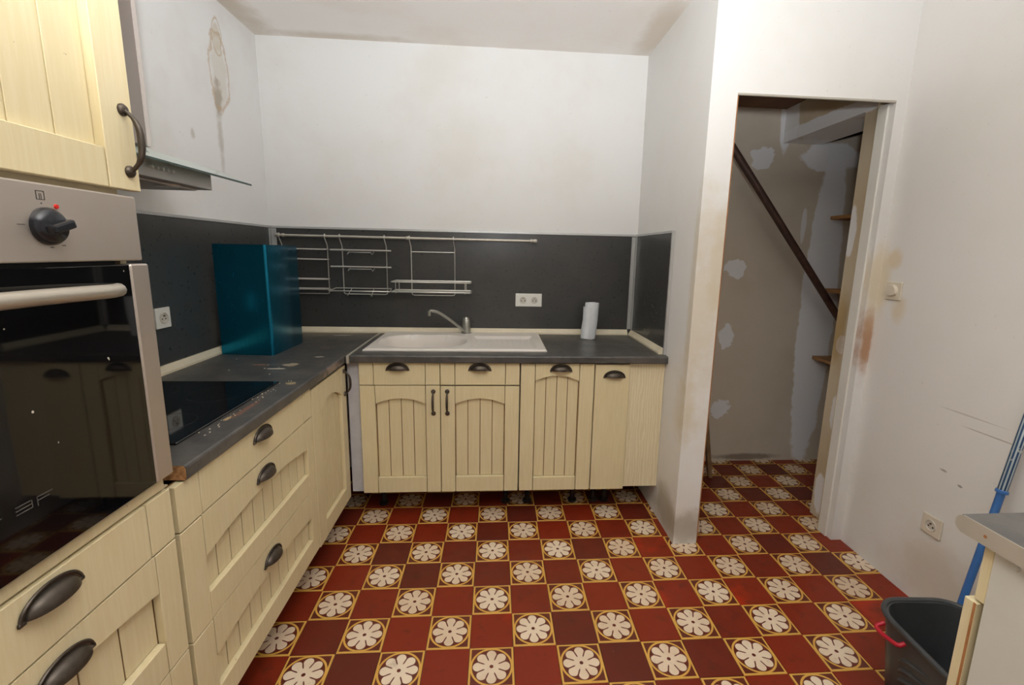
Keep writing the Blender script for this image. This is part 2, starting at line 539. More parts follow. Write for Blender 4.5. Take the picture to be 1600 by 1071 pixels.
def tag(o, label, cat, group=None):
    o['label'] = label
    o['category'] = cat
    if group:
        o['group'] = group
    return o

def struct(o):
    o['kind'] = 'structure'
    return o

# ------------------------------------------------------------------ the setting
XL, XR, YB, ZC, XW, YD = -1.34, .894, .591, 2.57, 1.774, -.30
YN = -3.45          # wall behind the photographer
struct(box('wall_left', 'wall_left', None, XL - .12, XL, YN, YB + .12, -.02, ZC))
struct(box('wall_back', 'wall_back', None, XL, XR, YB, YB + .12, -.02, ZC))
struct(box('wall_front', 'wall', None, XL - .12, XW + .12, YN - .12, YN, -.02, ZC))
struct(box('wall_right', 'wall_right', None, XW, XW + .12, YN, YD + .12, -.02, ZC))
# lintel over the doorway and the narrow pier on its right
bm = bmesh.new()
bx(bm, XR, 1.012, YD, .711, -.02, ZC)
bx(bm, 1.012, XW, YD, YD + .030, 2.092, ZC)
bx(bm, 1.722, XW, YD, YD + .085, -.02, 2.092)
struct(obj('wall_partition', bm, 'wall_partition', None))
struct(box('ceiling', 'ceiling', None, XL - .12, XW + .12, YN - .12, YB + .12, ZC, ZC + .1))
# doorway trims: raw wooden edge on the left, corner bead below the lintel, white stop on the right
struct(box('trim_1', 'raw_wood', None, 1.012, 1.019, YD + .004, YD + .09, 0, 2.092))
struct(box('trim_2', 'alu_matt', None, 1.012, 1.722, YD - .002, YD + .01, 2.084, 2.093, bev=.002))
struct(box('trim_3', 'plastic', None, 1.712, 1.722, YD + .03, YD + .085, 0, 2.084, bev=.002))

# closet under the stairs behind the doorway
YC = .61
bm = bmesh.new()
prism(bm, [(1.012, -.02), (2.9, -.02), (2.9, 2.36), (2.04, 2.122), (2.04, 2.32), (1.012, 2.32)], YC, YC + .1, 'xz')
struct(obj('wall_closet_back', bm, 'closet_back', None))
bm = bmesh.new()
bx(bm, 1.79, 1.815, YD + .086, -.045, -.02, 2.32)
struct(obj('wall_closet_return', bm, 'closet_right', None))
bm = bmesh.new()
bx(bm, 1.7905, 2.04, -.045, YC, 2.12, 2.32)
struct(obj('wall_closet_soffit', bm, 'closet_right', None))
struct(box('ceiling_closet', 'closet_ceiling', None, 1.012, 1.82, YD + .0305, YC, 2.32, 2.40))
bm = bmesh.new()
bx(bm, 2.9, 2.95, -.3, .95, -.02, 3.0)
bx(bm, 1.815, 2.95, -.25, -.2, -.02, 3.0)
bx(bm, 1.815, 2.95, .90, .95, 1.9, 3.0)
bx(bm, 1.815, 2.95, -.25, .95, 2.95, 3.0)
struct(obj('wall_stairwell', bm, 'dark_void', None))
bm = bmesh.new()
bx(bm, 1.722, 1.79, YD + .0855, YD + .10, -.02, 2.32)
struct(obj('trim_4', bm, 'closet_right', None))
# skirting shadow gap at right wall and plaster crumbs are left to the wall paint

# floor: grout bed + single tiles
T = .1573
bm = bmesh.new()
bx(bm, XL - .1, 2.9, YN - .1, YC + .15, -.06, -.0035)
floor = struct(obj('floor', bm, 'grout', None))

def tile_mesh(name, mat):
    bm = bmesh.new()
    h = T / 2 - .0008
    bx(bm, -h, h, -h, h, -.012, 0, .0012)
    uvl = bm.loops.layers.uv.new('UVMap')
    for f in bm.faces:
        for l in f.loops:
            l[uvl].uv = (l.vert.co.x / T + .5, l.vert.co.y / T + .5)
    return mesh(name, bm, M[mat])
tm = (tile_mesh('flower_tile', 'tile_flower'), tile_mesh('red_tile', 'tile_red'))
rest = {0: [], 1: []}
for r in range(-4, 22):
    for i in range(-8, 16):
        x, y = i * T, -r * T
        closet = y > YD and x > 1.0
        if closet:
            if x > 2.5:
                continue
        elif x > XW + .03 or r == -4:
            continue
        k = (i + r) % 2
        if r <= 7 and x > -1.15:
            link(('flower_tile', 'red_tile')[k], tm[k], floor, (x, y, random.uniform(-.0006, .0004)),
                 (random.uniform(-.003, .003), random.uniform(-.003, .003), random.choice((0, 1, 2, 3)) * PI / 2 + random.uniform(-.006, .006)))
        else:
            rest[k].append((x, y))
for k in (0, 1):
    bm = bmesh.new()
    uvl = bm.loops.layers.uv.new('UVMap')
    for (x, y) in rest[k]:
        h = T / 2 - .0008
        a = [bm.verts.new((x + sx * h, y + sy * h, -.0005)) for sx, sy in ((-1, -1), (1, -1), (1, 1), (-1, 1))]
        b = [bm.verts.new((x + sx * h, y + sy * h, -.012)) for sx, sy in ((-1, -1), (1, -1), (1, 1), (-1, 1))]
        fs = [bm.faces.new(a)] + [bm.faces.new((a[j], b[j], b[(j + 1) % 4], a[(j + 1) % 4])) for j in range(4)]
        for f in fs:
            for l in f.loops:
                l[uvl].uv = ((l.vert.co.x - x) / T + .5, (l.vert.co.y - y) / T + .5)
    o = obj(('flower_tiles_beyond', 'red_tiles_beyond')[k], bm, ('tile_flower', 'tile_red')[k], floor)
    o['kind'] = 'stuff'

# ------------------------------------------------------------------ cabinet hardware
def cup_mesh():
    bm = bmesh.new()
    a, b, c = .050, .024, .030
    nu, nv = 18, 8
    for (sa, sb, scz, flip) in ((1, 1, 1, False), (.93, .88, .92, True)):
        g = []
        for j in range(nv + 1):
            ph = PI / 2 * j / nv
            row = []
            for i in range(nu + 1):
                th = PI * i / nu
                row.append(bm.verts.new((-a * sa * math.cos(th), -b * sb * math.sin(th) * math.cos(ph) - .002,
                                         c * scz * math.sin(th) * math.sin(ph) - .016)))
            g.append(row)
        for j in range(nv):
            for i in range(nu):
                bm.faces.new((g[j][i], g[j][i + 1], g[j + 1][i + 1], g[j + 1][i]))
    # flange against the front, with a rolled outer edge and two little feet
    A = [(-.058 * math.cos(PI * i / 20), -.017 + .037 * math.sin(PI * i / 20)) for i in range(21)]
    prism(bm, A, -.0035, 0)
    tube(bm, [(p[0], -.0035, p[1]) for p in A], .0028, 6)
    for s in (-1, 1):
        bx(bm, s * .055 - .007, s * .055 + .007, -.006, 0, -.021, -.013, .002)
    bmesh.ops.remove_doubles(bm, verts=bm.verts, dist=1e-5)
    return mesh('cup_handle', bm, M['pewter'], 50)

def bow_mesh():
    bm = bmesh.new()
    L = .058
    for s in (-1, 1):
        lathe(bm, [(0, 0), (.0115, 0), (.0115, -.004), (.008, -.008), (0, -.009)], 14, (0, 0, s * L), 'y')
    pts, rs = [], []
    for i in range(17):
        t = -1 + 2 * i / 16
        pts.append((0, -.004 - .026 * (1 - abs(t) ** 3.0), t * L))
        rs.append(.0042 + .0022 * math.cos(t * PI / 2) - .0012 * math.exp(-((abs(t) - .78) / .12) ** 2))
    tube(bm, pts, rs, 10)
    return mesh('bow_handle', bm, M['pewter'], 50)
CUP, BOW = cup_mesh(), bow_mesh()

def slab(name, mat, parent, x0, x1, y0, y1, z0, z1, bev=.0012):
    return box(name, mat, parent, x0, x1, y0, y1, z0, z1, bev=bev)

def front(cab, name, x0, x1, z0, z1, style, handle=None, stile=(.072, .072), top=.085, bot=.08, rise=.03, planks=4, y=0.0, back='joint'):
    """a cabinet front in cabinet coordinates: outer face at y, x to the right, z up"""
    g = .0020
    x0 += g; x1 -= g; z0 += g; z1 -= g
    if style == 'flat':
        d = slab(name, 'cream', cab, x0, x1, y, y + .02, z0, z1, .0015)
    else:
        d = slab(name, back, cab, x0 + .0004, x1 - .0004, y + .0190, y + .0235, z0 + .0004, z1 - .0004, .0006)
        sl, sr = stile
        e = .0015
        slab('stile', 'cream', d, x0, x0 + sl - e, y, y + .0189, z0, z1)
        slab('stile', 'cream', d, x1 - sr + e, x1, y, y + .0189, z0, z1)
        a, b = x0 + sl + e, x1 - sr - e
        if style == 'plain':
            slab('drawer_panel', 'cream', d, a, b, y + .0004, y + .0189, z0, z1)
        else:
            zt = z1 - top
            arch = lambda x: zt - rise * (2 * (x - a) / (b - a) - 1) ** 2
            n = 14
            poly = [(a, z1), (b, z1)] + [(b + (a - b) * k / n, arch(b + (a - b) * k / n)) for k in range(n + 1)]
            bm = bmesh.new()
            prism(bm, poly, y + .0004, y + .0188)
            bmesh.ops.triangulate(bm, faces=[f for f in bm.faces if len(f.verts) > 4])
            obj('top_rail', bm, 'cream', d)
            slab('bottom_rail', 'cream', d, a, b, y + .0004, y + .0189, z0, z0 + bot, .0015)
            wdt = (b - a) / planks
            for i in range(planks):
                p, q = a + i * wdt + .0019, a + (i + 1) * wdt - .0019
                zl = z0 + bot + .0012
                bm = bmesh.new()
                prism(bm, [(p, zl), (q, zl), (q, arch(q) - .0032), ((p + q) / 2, arch((p + q) / 2) - .0032), (p, arch(p) - .0032)], y + .0164, y + .0188)
                bmesh.ops.bevel(bm, geom=list(bm.edges), offset=.0008, segments=1, affect='EDGES', profile=.5)
                obj('plank', bm, 'cream', d)
    if handle:
        kind, hx, hz = handle
        link('handle', CUP if kind == 'cup' else BOW, d, (hx, y, hz), sc=(.95, 1, .95) if kind == 'cup' else None)
    return d

def legs(cab, w_, dep, h=.155, front_y=.17, skip=()):
    bm = bmesh.new()
    lathe(bm, [(0, 0), (.026, 0), (.026, .012), (.014, .02), (.014, h - .025), (.030, h - .015), (.030, h), (0, h)], 12)
    me = mesh('leg', bm, M['black_plastic'], 40)
    for x in (.06, w_ - .06):
        for y in (front_y, dep - .08):
            link('leg', me, cab, (x, y, 0))

def carcass(cab, w_, dep, z0, z1, extra=(), y0=.0245, mat='body', back=True, holes=None):
    bm = bmesh.new()
    t = .016
    bx(bm, .001, t, y0, dep, z0, z1)
    bx(bm, w_ - t, w_ - .001, y0, dep, z0, z1)
    bx(bm, t, w_ - t, y0, dep, z0, z0 + t)
    if back:
        bx(bm, t, w_ - t, dep - .008, dep, z0 + t, z1)
    for (a, b) in extra:
        bx(bm, t, w_ - t, y0, dep - .01, a, b)
    return obj('body', bm, mat, cab)

ZB, ZT = .158, .862
FY = -.045     # front plane of the sink run
# sink unit ---------------------------------------------------------
c = thing('sink_cabinet', 'cream sink base cabinet with two top drawers and two arched doors', 'cabinet', (-.672, FY, 0))
W = .804
carcass(c, W, .60, ZB, ZT - .002)
front(c, 'drawer', 0, .401, .742, ZT - .002, 'plain', ('cup', .192, .838), (.07, .072))
front(c, 'drawer', .401, W, .742, ZT - .002, 'plain', ('cup', .60, .838), (.072, .072))
front(c, 'door', 0, .401, ZB, .742, 'bead', ('bow', .366, .652), (.075, .072), top=.066, rise=.030, bot=.085)
front(c, 'door', .401, W, ZB, .739, 'bead', ('bow', .436, .652), (.072, .074), top=.064, rise=.030, bot=.085)
legs(c, W, .60)
# 40 cm unit with an arched pull-out front
c = thing('pullout_cabinet', 'cream base cabinet with one tall arched front and a cup handle at its top', 'cabinet', (.135, FY, 0))
W = .382
carcass(c, W, .60, ZB, ZT - .002)
front(c, 'door', 0, W, ZB, ZT - .004, 'bead', ('cup', .207, .834), (.073, .076), top=.062, rise=.030, bot=.075)
legs(c, W, .60)
# narrow pull-out
c = thing('narrow_cabinet', 'narrow cream base cabinet with flat front, beside the grained filler panel', 'cabinet', (.519, FY, 0))
W = .184
carcass(c, W, .60, ZB, ZT - .002)
front(c, 'door', 0, W, ZB, ZT - .006, 'flat', ('cup', .102, .802))
legs(c, W, .60)
# filler panel against the partition
bm = bmesh.new()
bx(bm, .7045, .8925, -.028, -.010, .166, .861, .001)
tag(obj('filler_panel', bm, 'cream_grain', None), 'cream wood-grained filler panel between narrow cabinet and partition wall', 'panel')
# grey corner post
bm = bmesh.new()
bx(bm, -.7335, -.6735, -.022, -.004, .158, .861, .001)
tag(obj('corner_post', bm, 'grey_filler', None), 'pale grey corner strip between sink cabinet and corner cabinet', 'corner strip')

# left run -----------------------------------------------------------
XF = -.735
R90 = PI / 2
DEP = .60
c = thing('corner_cabinet', 'cream corner base cabinet with one arched door and bow handle, beside the drawers', 'cabinet', (XF, -.475, 0), R90)
W = .425
carcass(c, W, DEP, ZB, ZT - .002)
front(c, 'door', 0, W, ZB - .012, ZT - .012, 'bead', ('bow', .398, .766), (.082, .066), top=.085, rise=.045, bot=.078, y=-.002)
legs(c, W, DEP)
c = thing('drawer_cabinet', 'wide cream base cabinet with three drawers under the hob', 'cabinet', (XF, -1.272, 0), R90)
W = .795
carcass(c, W, DEP, ZB, ZT - .002)
front(c, 'drawer', 0, W, .740, ZT - .002, 'plain', ('cup', .404, .832), (.086, .075))
front(c, 'drawer', 0, W, .440, .740, 'bead', ('cup', .404, .698), (.082, .060), top=.085, bot=.076, rise=.03, planks=10)
front(c, 'drawer', 0, W, ZB - .006, .440, 'bead', ('cup', .404, .402), (.082, .060), top=.086, bot=.076, rise=.025, planks=10)
legs(c, W, DEP)

# tall oven column ----------------------------------------------------
c = thing('oven_column', 'tall cream cabinet housing the oven, with beaded upper door and cup-handled drawers', 'cabinet', (XF, -1.892, 0), R90)
W = .600
carcass(c, W, DEP, ZB, 2.26, extra=((.876, .892), (1.508, 1.520), (2.244, 2.26)))
slab('shelf_edge', 'cream', c, .002, W - .002, .003, .022, .870, .898, .004)
front(c, 'door', -.002, W + .026, 1.517, 2.255, 'bead', ('bow', .598, 1.613), (.07, .078), top=.09, bot=.072, rise=.04, planks=6, y=-.004, back='cream')
front(c, 'drawer', 0, W + .008, .742, .868, 'plain', ('cup', .315, .838), (.075, .072))
front(c, 'drawer', 0, W + .008, .446, .742, 'bead', ('cup', .315, .698), (.072, .066), top=.07, bot=.076, rise=.02, planks=5)
front(c, 'drawer', 0, W + .008, ZB, .446, 'bead', ('cup', .315, .40), (.072, .066), top=.085, bot=.076, rise=.02, planks=5)
legs(c, W, DEP)

# oven ---------------------------------------------------------------
ov = thing('oven', 'built-in stainless steel oven with black glass door and black control knob', 'oven', (XF, -1.892, 0), R90)
bm = bmesh.new()
bx(bm, .03, .57, .024, .50, .90, 1.50)
obj('oven_body', bm, 'black_plastic', ov)
box('control_panel', 'steel', ov, .002, .597, -.010, .023, 1.380, 1.506, bev=.003, seg=2)
dr = box('oven_door', 'oven_glass', ov, .048, .556, -.012, .020, .906, 1.372, bev=.001)
box('side_strip', 'steel', dr, .557, .606, -.014, .020, .905, 1.373, bev=.003)
box('side_strip', 'steel', dr, .000, .047, -.014, .020, .905, 1.373, bev=.003)
hp = []
for i in range(25):
    t = -1 + 2 * i / 24
    hp.append((.297 + t * .222, -.014 - .036 * (1 - t ** 6), 1.326 + .004 * (1 - t * t)))
wire('door_handle', 'oven_handle', dr, hp, .0125, 12)
kb = None
bm = bmesh.new()
lathe(bm, [(0, -.010), (.030, -.010), (.030, -.016), (.026, -.022), (.021, -.026), (0, -.027)], 28, (.400, 0, 1.438), 'y')
kb = obj('knob', bm, 'knob', ov, 40)
bm = bmesh.new()
bx(bm, -.0075, .0075, -.040, -.024, -.021, .021, .004, 2)
o = obj('knob_grip', bm, 'knob', kb, None, (.400, 0, 1.438), (0, math.radians(72), 0))
bm = bmesh.new()
lathe(bm, [(0, -.0125), (.0035, -.012), (.0042, -.010), (0, -.010)], 14, (.421, 0, 1.471), 'y')
obj('indicator_lamp', bm, 'red', ov, 40)
def marks(name, mat, parent, rects, y):
    bm = bmesh.new()
    for (x0, x1, z0, z1) in rects:
        bx(bm, x0, x1, y, y + .0006, z0, z1)
    o = obj(name, bm, mat, parent)
    o['kind'] = 'stuff'
    return o
ix, iz = .396, 1.4865
marks('dial_marking', 'print_dark', ov, [(ix - .007, ix + .007, iz + .006, iz + .0072), (ix - .007, ix + .007, iz - .0072, iz - .006), (ix - .0072, ix - .006, iz - .007, iz + .007),
      (ix + .006, ix + .0072, iz - .007, iz + .007), (ix - .002, ix - .001, iz - .006, iz + .003), (ix + .001, ix + .002, iz - .006, iz + .003), (ix - .001, ix + .001, 1.473, 1.475),
      (.352, .364, 1.4385, 1.4395), (.420, .424, 1.459, 1.4605), (.400, .406, 1.4035, 1.405), (.421, .428, 1.407, 1.4085)], -.0105)
lx, lz = .275, 1.000
marks('door_print', 'print_light', dr, [(lx, lx + .026, lz + .012, lz + .0135), (lx, lx + .026, lz + .006, lz + .0075), (lx, lx + .026, lz, lz + .0015), (lx + .0245, lx + .026, lz, lz + .0135),
      (lx + .033, lx + .0348, lz - .002, lz + .0135), (lx + .033, lx + .060, lz + .012, lz + .0135), (lx + .033, lx + .054, lz + .006, lz + .0075), (lx - .05, lx - .02, lz + .008, lz + .0093), (lx - .05, lx - .026, lz + .002, lz + .0033)], -.0124)

# worktops -------------------------------------------------------------
ZW0, ZW1 = .863, .900
wt = thing('left_worktop', 'dark slate-look worktop under the hob, with bare chipboard end by the oven', 'worktop', (-.72, -1.243, 0))
bm = bmesh.new()
X0, X1 = -1.327 + .72, -.003
Yn, Yf = 0, .571 + 1.243
HX0, HX1, HY0, HY1 = -1.30 + .72, -.86 + .72, -1.09 + 1.243, -.56 + 1.243
bx(bm, X0, HX0, Yn, Yf, ZW0, ZW1)
bx(bm, HX1, X1 - .012, Yn, Yf, ZW0, ZW1)
bx(bm, HX0, HX1, Yn, HY0, ZW0, ZW1)
bx(bm, HX0, HX1, HY1, Yf, ZW0, ZW1)
prism(bm, [(X1 - .012, ZW0), (X1 - .003, ZW0), (X1, ZW0 + .004), (X1, ZW1 - .007), (X1 - .002, ZW1 - .003), (X1 - .006, ZW1), (X1 - .012, ZW1)], Yn, -.068 + 1.243)
bx(bm, X1 - .012, X1, -.068 + 1.243, Yf, ZW0, ZW1)
obj('top_board', bm, 'worktop', wt)
bm = bmesh.new()
prism(bm, [(-.55, ZW0 + .001), (X1 - .004, ZW0 + .001), (X1 - .0015, ZW0 + .005), (X1 - .0015, ZW1 - .008), (X1 - .006, ZW1 - .001), (-.55, ZW1 - .001)], -.0015, 0)
obj('chipboard_end', bm, 'chipboard', wt)
box('joint_strip', 'alu_matt', wt, .002, .014, -.078 + 1.243, Yf, ZW0 - .002, ZW1 + .0015, bev=.001)
wt = thing('sink_worktop', 'dark slate-look worktop along the back wall, around the white sink', 'worktop', (-.703, -.066, 0))
bm = bmesh.new()
a, b = 0.0, XR - .002 + .703
yn, yf = 0, .571 + .066
sx0, sx1, sy0, sy1 = -.648 + .703, .25 + .703, .055 + .066, .49 + .066
bx(bm, a, sx0, .008, yf, ZW0, ZW1)
bx(bm, sx1, b, .008, yf, ZW0, ZW1)
bx(bm, sx0, sx1, .008, sy0, ZW0, ZW1)
bx(bm, sx0, sx1, sy1, yf, ZW0, ZW1)
A = [(.008, ZW0), (.002, ZW0), (0, ZW0 + .004), (0, ZW1 - .007), (.002, ZW1 - .003), (.006, ZW1), (.008, ZW1)]
prism(bm, A, a, b, 'yz')
obj('top_board', bm, 'worktop', wt)

# hob -------------------------------------------------------------------
hb = thing('hob', 'black glass hob set in the left worktop beside the oven', 'hob', (-1.065, -.835, .900))
box('glass_plate', 'hob', hb, -.245, .245, -.29, .29, .0005, .0065, bev=.002)
box('hob_box', 'black_plastic', hb, -.23, .20, -.25, .27, -.05, .0)
bm = bmesh.new()
for (x, y, r) in ((-.12, -.14, .105), (-.12, .15, .08), (.12, -.14, .075), (.11, .14, .095)):
    bm = bmesh.new()
    lathe(bm, [(r - .001, .0066), (r, .0068), (r + .001, .0066)], 40, (x, y, 0))
    obj('zone_ring', bm, 'print_ring', hb)
# crumbs along the front of the hob
bm = bmesh.new()
for i in range(46):
    y = random.uniform(-1.1, -.5)
    x = random.gauss(-.805, .012)
    if random.random() < .3:
        x, y = random.uniform(-1.2, -.75), random.uniform(-.45, -.1)
    s = random.uniform(.0006, .0016)
    z = .9071 if (x < -.82 and y < -.545) else .9003
    bx(bm, x - s, x + s, y - s * 1.5, y + s * 1.5, z, z + s)
o = obj('crumbs', bm, 'bead', None)
o['kind'] = 'stuff'
tag(o, 'pale crumbs scattered on the worktop around the hob', 'crumbs')

# sink -------------------------------------------------------------------
def sink():
    bm = bmesh.new()
    x0, x1, y0, y1 = -.670, .276, .032, .562
    nx, ny = 110, 64
    cx, cy, rx, ry = -.395, .265, .232, .185
    dx0, dx1, dy0, dy1 = -.135, .235, .085, .435
    sm = lambda t: max(0, min(1, t)) ** 2 * (3 - 2 * max(0, min(1, t)))
    def hgt(x, y):
        h = .012
        # rounded outer lip
        e = min(x - x0, x1 - x, y - y0, y1 - y)
        h -= .006 * (1 - sm(e / .012)) ** 2
        q = min(x - dx0, dx1 - x, y - dy0, dy1 - y)
        dd = .016 * sm(q / .035)
        if q > .03:
            dd += .0014 * math.sin((x - dx0) * 2 * PI / .03)
        d = ((abs(x - cx) / rx) ** 2.6 + (abs(y - cy) / ry) ** 2.6) ** (1 / 2.6)
        bb = .155 * sm((1.04 - d) / .20)
        return h - max(dd, bb)
    g = [[bm.verts.new((x0 + (x1 - x0) * i / nx, y0 + (y1 - y0) * j / ny, 0)) for i in range(nx + 1)] for j in range(ny + 1)]
    for row in g:
        for v in row:
            v.co.z = .900 + hgt(v.co.x, v.co.y)
    for j in range(ny):
        for i in range(nx):
            bm.faces.new((g[j][i], g[j][i + 1], g[j + 1][i + 1], g[j + 1][i]))
    edge = [g[0][i] for i in range(nx + 1)] + [g[j][nx] for j in range(1, ny + 1)] + [g[ny][i] for i in range(nx - 1, -1, -1)] + [g[j][0] for j in range(ny - 1, 0, -1)]
    low = [bm.verts.new((v.co.x, v.co.y, .9004)) for v in edge]
    n = len(edge)
    for k in range(n):
        bm.faces.new((edge[k], low[k], low[(k + 1) % n], edge[(k + 1) % n]))
    return bm, cx, cy
s = thing('sink', 'white resin sink with oval bowl and drainer beneath the wire racks', 'sink', (0, 0, 0))
bm, scx, scy = sink()
obj('basin', bm, 'sink', s, 45)
bm = bmesh.new()
lathe(bm, [(0, .7585), (.03, .7585), (.040, .7605), (.043, .7580), (.043, .745), (0, .745)], 24, (scx, scy, 0))
obj('drain', bm, 'chrome', s, 40)

# tap ---------------------------------------------------------------------
tp = thing('sink_tap', 'chrome mixer tap with long swan spout behind the sink', 'tap', (-.174, .518, .912))
bm = bmesh.new()
lathe(bm, [(0, 0), (.031, 0), (.031, .004), (.0265, .006), (.0265, .040), (.0255, .041), (.0255, .043), (.0265, .044), (.0265, .084), (.024, .088), (0, .088)], 24)
obj('tap_body', bm, 'tap', tp, 40)
sp = [(-.012, -.014, .018), (-.03, -.030, .034), (-.088, -.060, .088), (-.140, -.085, .128), (-.165, -.097, .143), (-.188, -.108, .150), (-.206, -.116, .149)]
# smooth the spout
def smooth(pts, k=2):
    P = [Vector(p) for p in pts]
    for _ in range(k):
        Q = [P[0]]
        for a, b in zip(P[:-1], P[1:]):
            Q += [a * .75 + b * .25, a * .25 + b * .75]
        Q.append(P[-1])
        P = Q
    return P
spo = wire('spout', 'tap', tp, smooth(sp), .0095, 12)
bm = bmesh.new()
lathe(bm, [(0, .012), (.0125, .012), (.0125, -.016), (.010, -.018), (0, -.016)], 16, (-.208, -.117, .140))
obj('aerator', bm, 'tap', spo, 40)
bm = bmesh.new()
lathe(bm, [(0, .0882), (.024, .0882), (.0245, .098), (.021, .101), (0, .102)], 20)
obj('tap_cap', bm, 'tap', tp, 40)
wire('lever', 'tap', tp, [(0, -.012, .092), (.002, -.030, .097)], .0055, 8)

# splashbacks ---------------------------------------------------------------
ZS0, ZS1 = .934, 1.524
sb = thing('back_splashback', 'dark slate splashback panel on the back wall behind the sink', 'splashback', (0, YB, 0))
box('panel', 'splash', sb, XL + .014, XR - .014, -.012, -.0005, ZW1 + .001, ZS1)
box('top_trim', 'alu', sb, XL + .016, XR - .016, -.017, -.0005, ZS1 + .0002, ZS1 + .013, bev=.001)
box('corner_trim', 'alu', sb, XL + .0155, XL + .046, -.019, -.0125, ZS0 + .002, ZS1 - .002, bev=.002)
box('corner_trim', 'alu', sb, XR - .040, XR - .0155, -.019, -.0125, ZS0 + .002, ZS1 - .002, bev=.002)
bm = bmesh.new()
A = [(-.0125, ZW1 + .0005), (-.034, ZW1 + .0005), (-.034, ZW1 + .010), (-.020, ZS0), (-.0125, ZS0)]
prism(bm, A, XL + .045, XR - .038, 'yz')
obj('seal_strip', bm, 'bead', sb)
sb = thing('left_splashback', 'dark slate splashback panel on the left wall behind the hob', 'splashback', (XL, 0, 0))
box('panel', 'splash', sb, .0005, .012, -1.243, YB - .0135, ZW1 + .001, ZS1)
box('top_trim', 'alu', sb, .0005, .017, -1.243, YB - .0185, ZS1 + .0002, ZS1 + .013, bev=.001)
box('corner_trim', 'alu', sb, .0125, .0150, YB - .040, YB - .020, ZS0 + .002, ZS1 - .002)
bm = bmesh.new()
A = [(.0125, ZW1 + .0005), (.034, ZW1 + .0005), (.034, ZW1 + .010), (.020, ZS0), (.0125, ZS0)]
prism(bm, A, -1.243, YB - .036, 'xz')
obj('seal_strip', bm, 'bead', sb)
sb = thing('partition_splashback', 'short dark slate splashback panel on the partition beside the paper roll', 'splashback', (XR, 0, 0))
box('panel', 'splash', sb, -.012, -.0005, -.018, YB - .0135, ZW1 + .001, ZS1)
box('top_trim', 'alu', sb, -.017, -.0005, -.030, YB - .0185, ZS1 + .0002, ZS1 + .013, bev=.001)
box('corner_trim', 'alu', sb, -.0150, -.0125, YB - .040, YB - .020, ZS0 + .002, ZS1 - .002)
box('end_trim', 'alu', sb, -.016, -.0005, -.031, -.019, ZW1 + .001, ZS1, bev=.001)
bm = bmesh.new()
A = [(-.0125, ZW1 + .0005), (-.034, ZW1 + .0005), (-.034, ZW1 + .010), (-.020, ZS0), (-.0125, ZS0)]
prism(bm, A, -.012, YB - .036, 'xz')
obj('seal_strip', bm, 'bead', sb)

# rail and racks -------------------------------------------------------------
YR = .548
rl = thing('utensil_rail', 'long satin metal rail across the back splashback', 'rail', (0, YR, 1.482))
wire('rail_tube', 'satin', rl, [(-1.262, 0, 0), (.235, 0, 0)], .0075, 10)
for x in (-1.275, .242):
    bm = bmesh.new()
    lathe(bm, [(0, -.014), (.010, -.012), (.0125, -.004), (.0125, .006), (.010, .013), (0, .015)], 14, (x, 0, 0), 'x')
    obj('end_cap', bm, 'satin', rl, 40)
for x in (-1.245, -.525, .222):
    bm = bmesh.new()
    lathe(bm, [(.0095, -.009), (.0115, -.006), (.0115, .006), (.0095, .009)], 14, (x, 0, 0), 'x')
    tube(bm, [(x, .004, 0), (x, .030, 0)], .006, 8)
    obj('rail_bracket', bm, 'satin', rl, 40)

def rack_frame(rk, xa, xb, zb):
    """hanging frame: hooks over the rail, kinked uprights, rounded bottom"""
    h = .0034
    pts = []
    def side(x, dx):
        return [(x + dx, .006, .004), (x + dx, .004, .0115), (x + dx, -.006, .012), (x + dx, -.0115, .003), (x + dx, -.010, -.006), (x + dx * .2, .012, -.045), (x, .016, -.060), (x, .016, zb + .012)]
    L = side(xa, -.006)
    Rr = side(xb, -.006)
    pts = L + [(xa + .004, .016, zb + .003), (xa + .014, .016, zb), (xb - .014, .016, zb), (xb - .004, .016, zb + .003)] + Rr[::-1]
    wire('hanging_frame', 'chrome', rk, pts, h, 7)

# left rack: two shallow shelves of wires
rk = thing('shelf_rack', 'chrome wire shelf rack hanging half behind the blue metal sheet', 'wire rack', (0, YR, 1.482))
rack_frame(rk, -1.262, -1.001, -.342)
for z in (-.077, -.135, -.251, -.309):
    wire('shelf_loop', 'chrome', rk, [(-1.280, .010, z), (-.998, .010, z), (-.990, -.002, z), (-.984, -.055, z), (-.988, -.062, z), (-1.297, -.062, z), (-1.303, -.055, z), (-1.293, -.002, z)], .0038, 7, True)
# middle rack: three roll rods with tear bars
rk = thing('roll_holder_rack', 'chrome wire roll-holder rack hanging in the middle of the rail', 'wire rack', (0, YR, 1.482))
rack_frame(rk, -.915, -.655, -.342)
for z in (-.078, -.176):
    rd = wire('roll_rod', 'chrome', rk, [(-.974, -.02, z), (-.620, -.02, z)], .0050, 8)
    wire('tear_bar', 'chrome', rd, [(-.872, .014, z - .010), (-.872, -.03, z - .024), (-.866, -.036, z - .012), (-.735, -.036, z - .012), (-.729, -.03, z - .024), (-.729, .014, z - .010)], .0022, 6)
    for x in (-.91, -.66):
        wire('rod_arm', 'chrome', rd, [(x, .015, z + .004), (x, -.018, z)], .0022, 6)
lp = wire('bottom_loop', 'chrome', rk, [(-.985, -.05, -.318), (-.96, .012, -.306), (-.63, .012, -.306), (-.626, -.05, -.318), (-.632, -.056, -.318), (-.975, -.056, -.318)], .0038, 7, True)
wire('tear_bar', 'chrome', lp, [(-.865, .01, -.306), (-.875, -.05, -.345), (-.868, -.056, -.336), (-.745, -.056, -.336), (-.735, -.05, -.348), (-.735, .01, -.306)], .0022, 6)
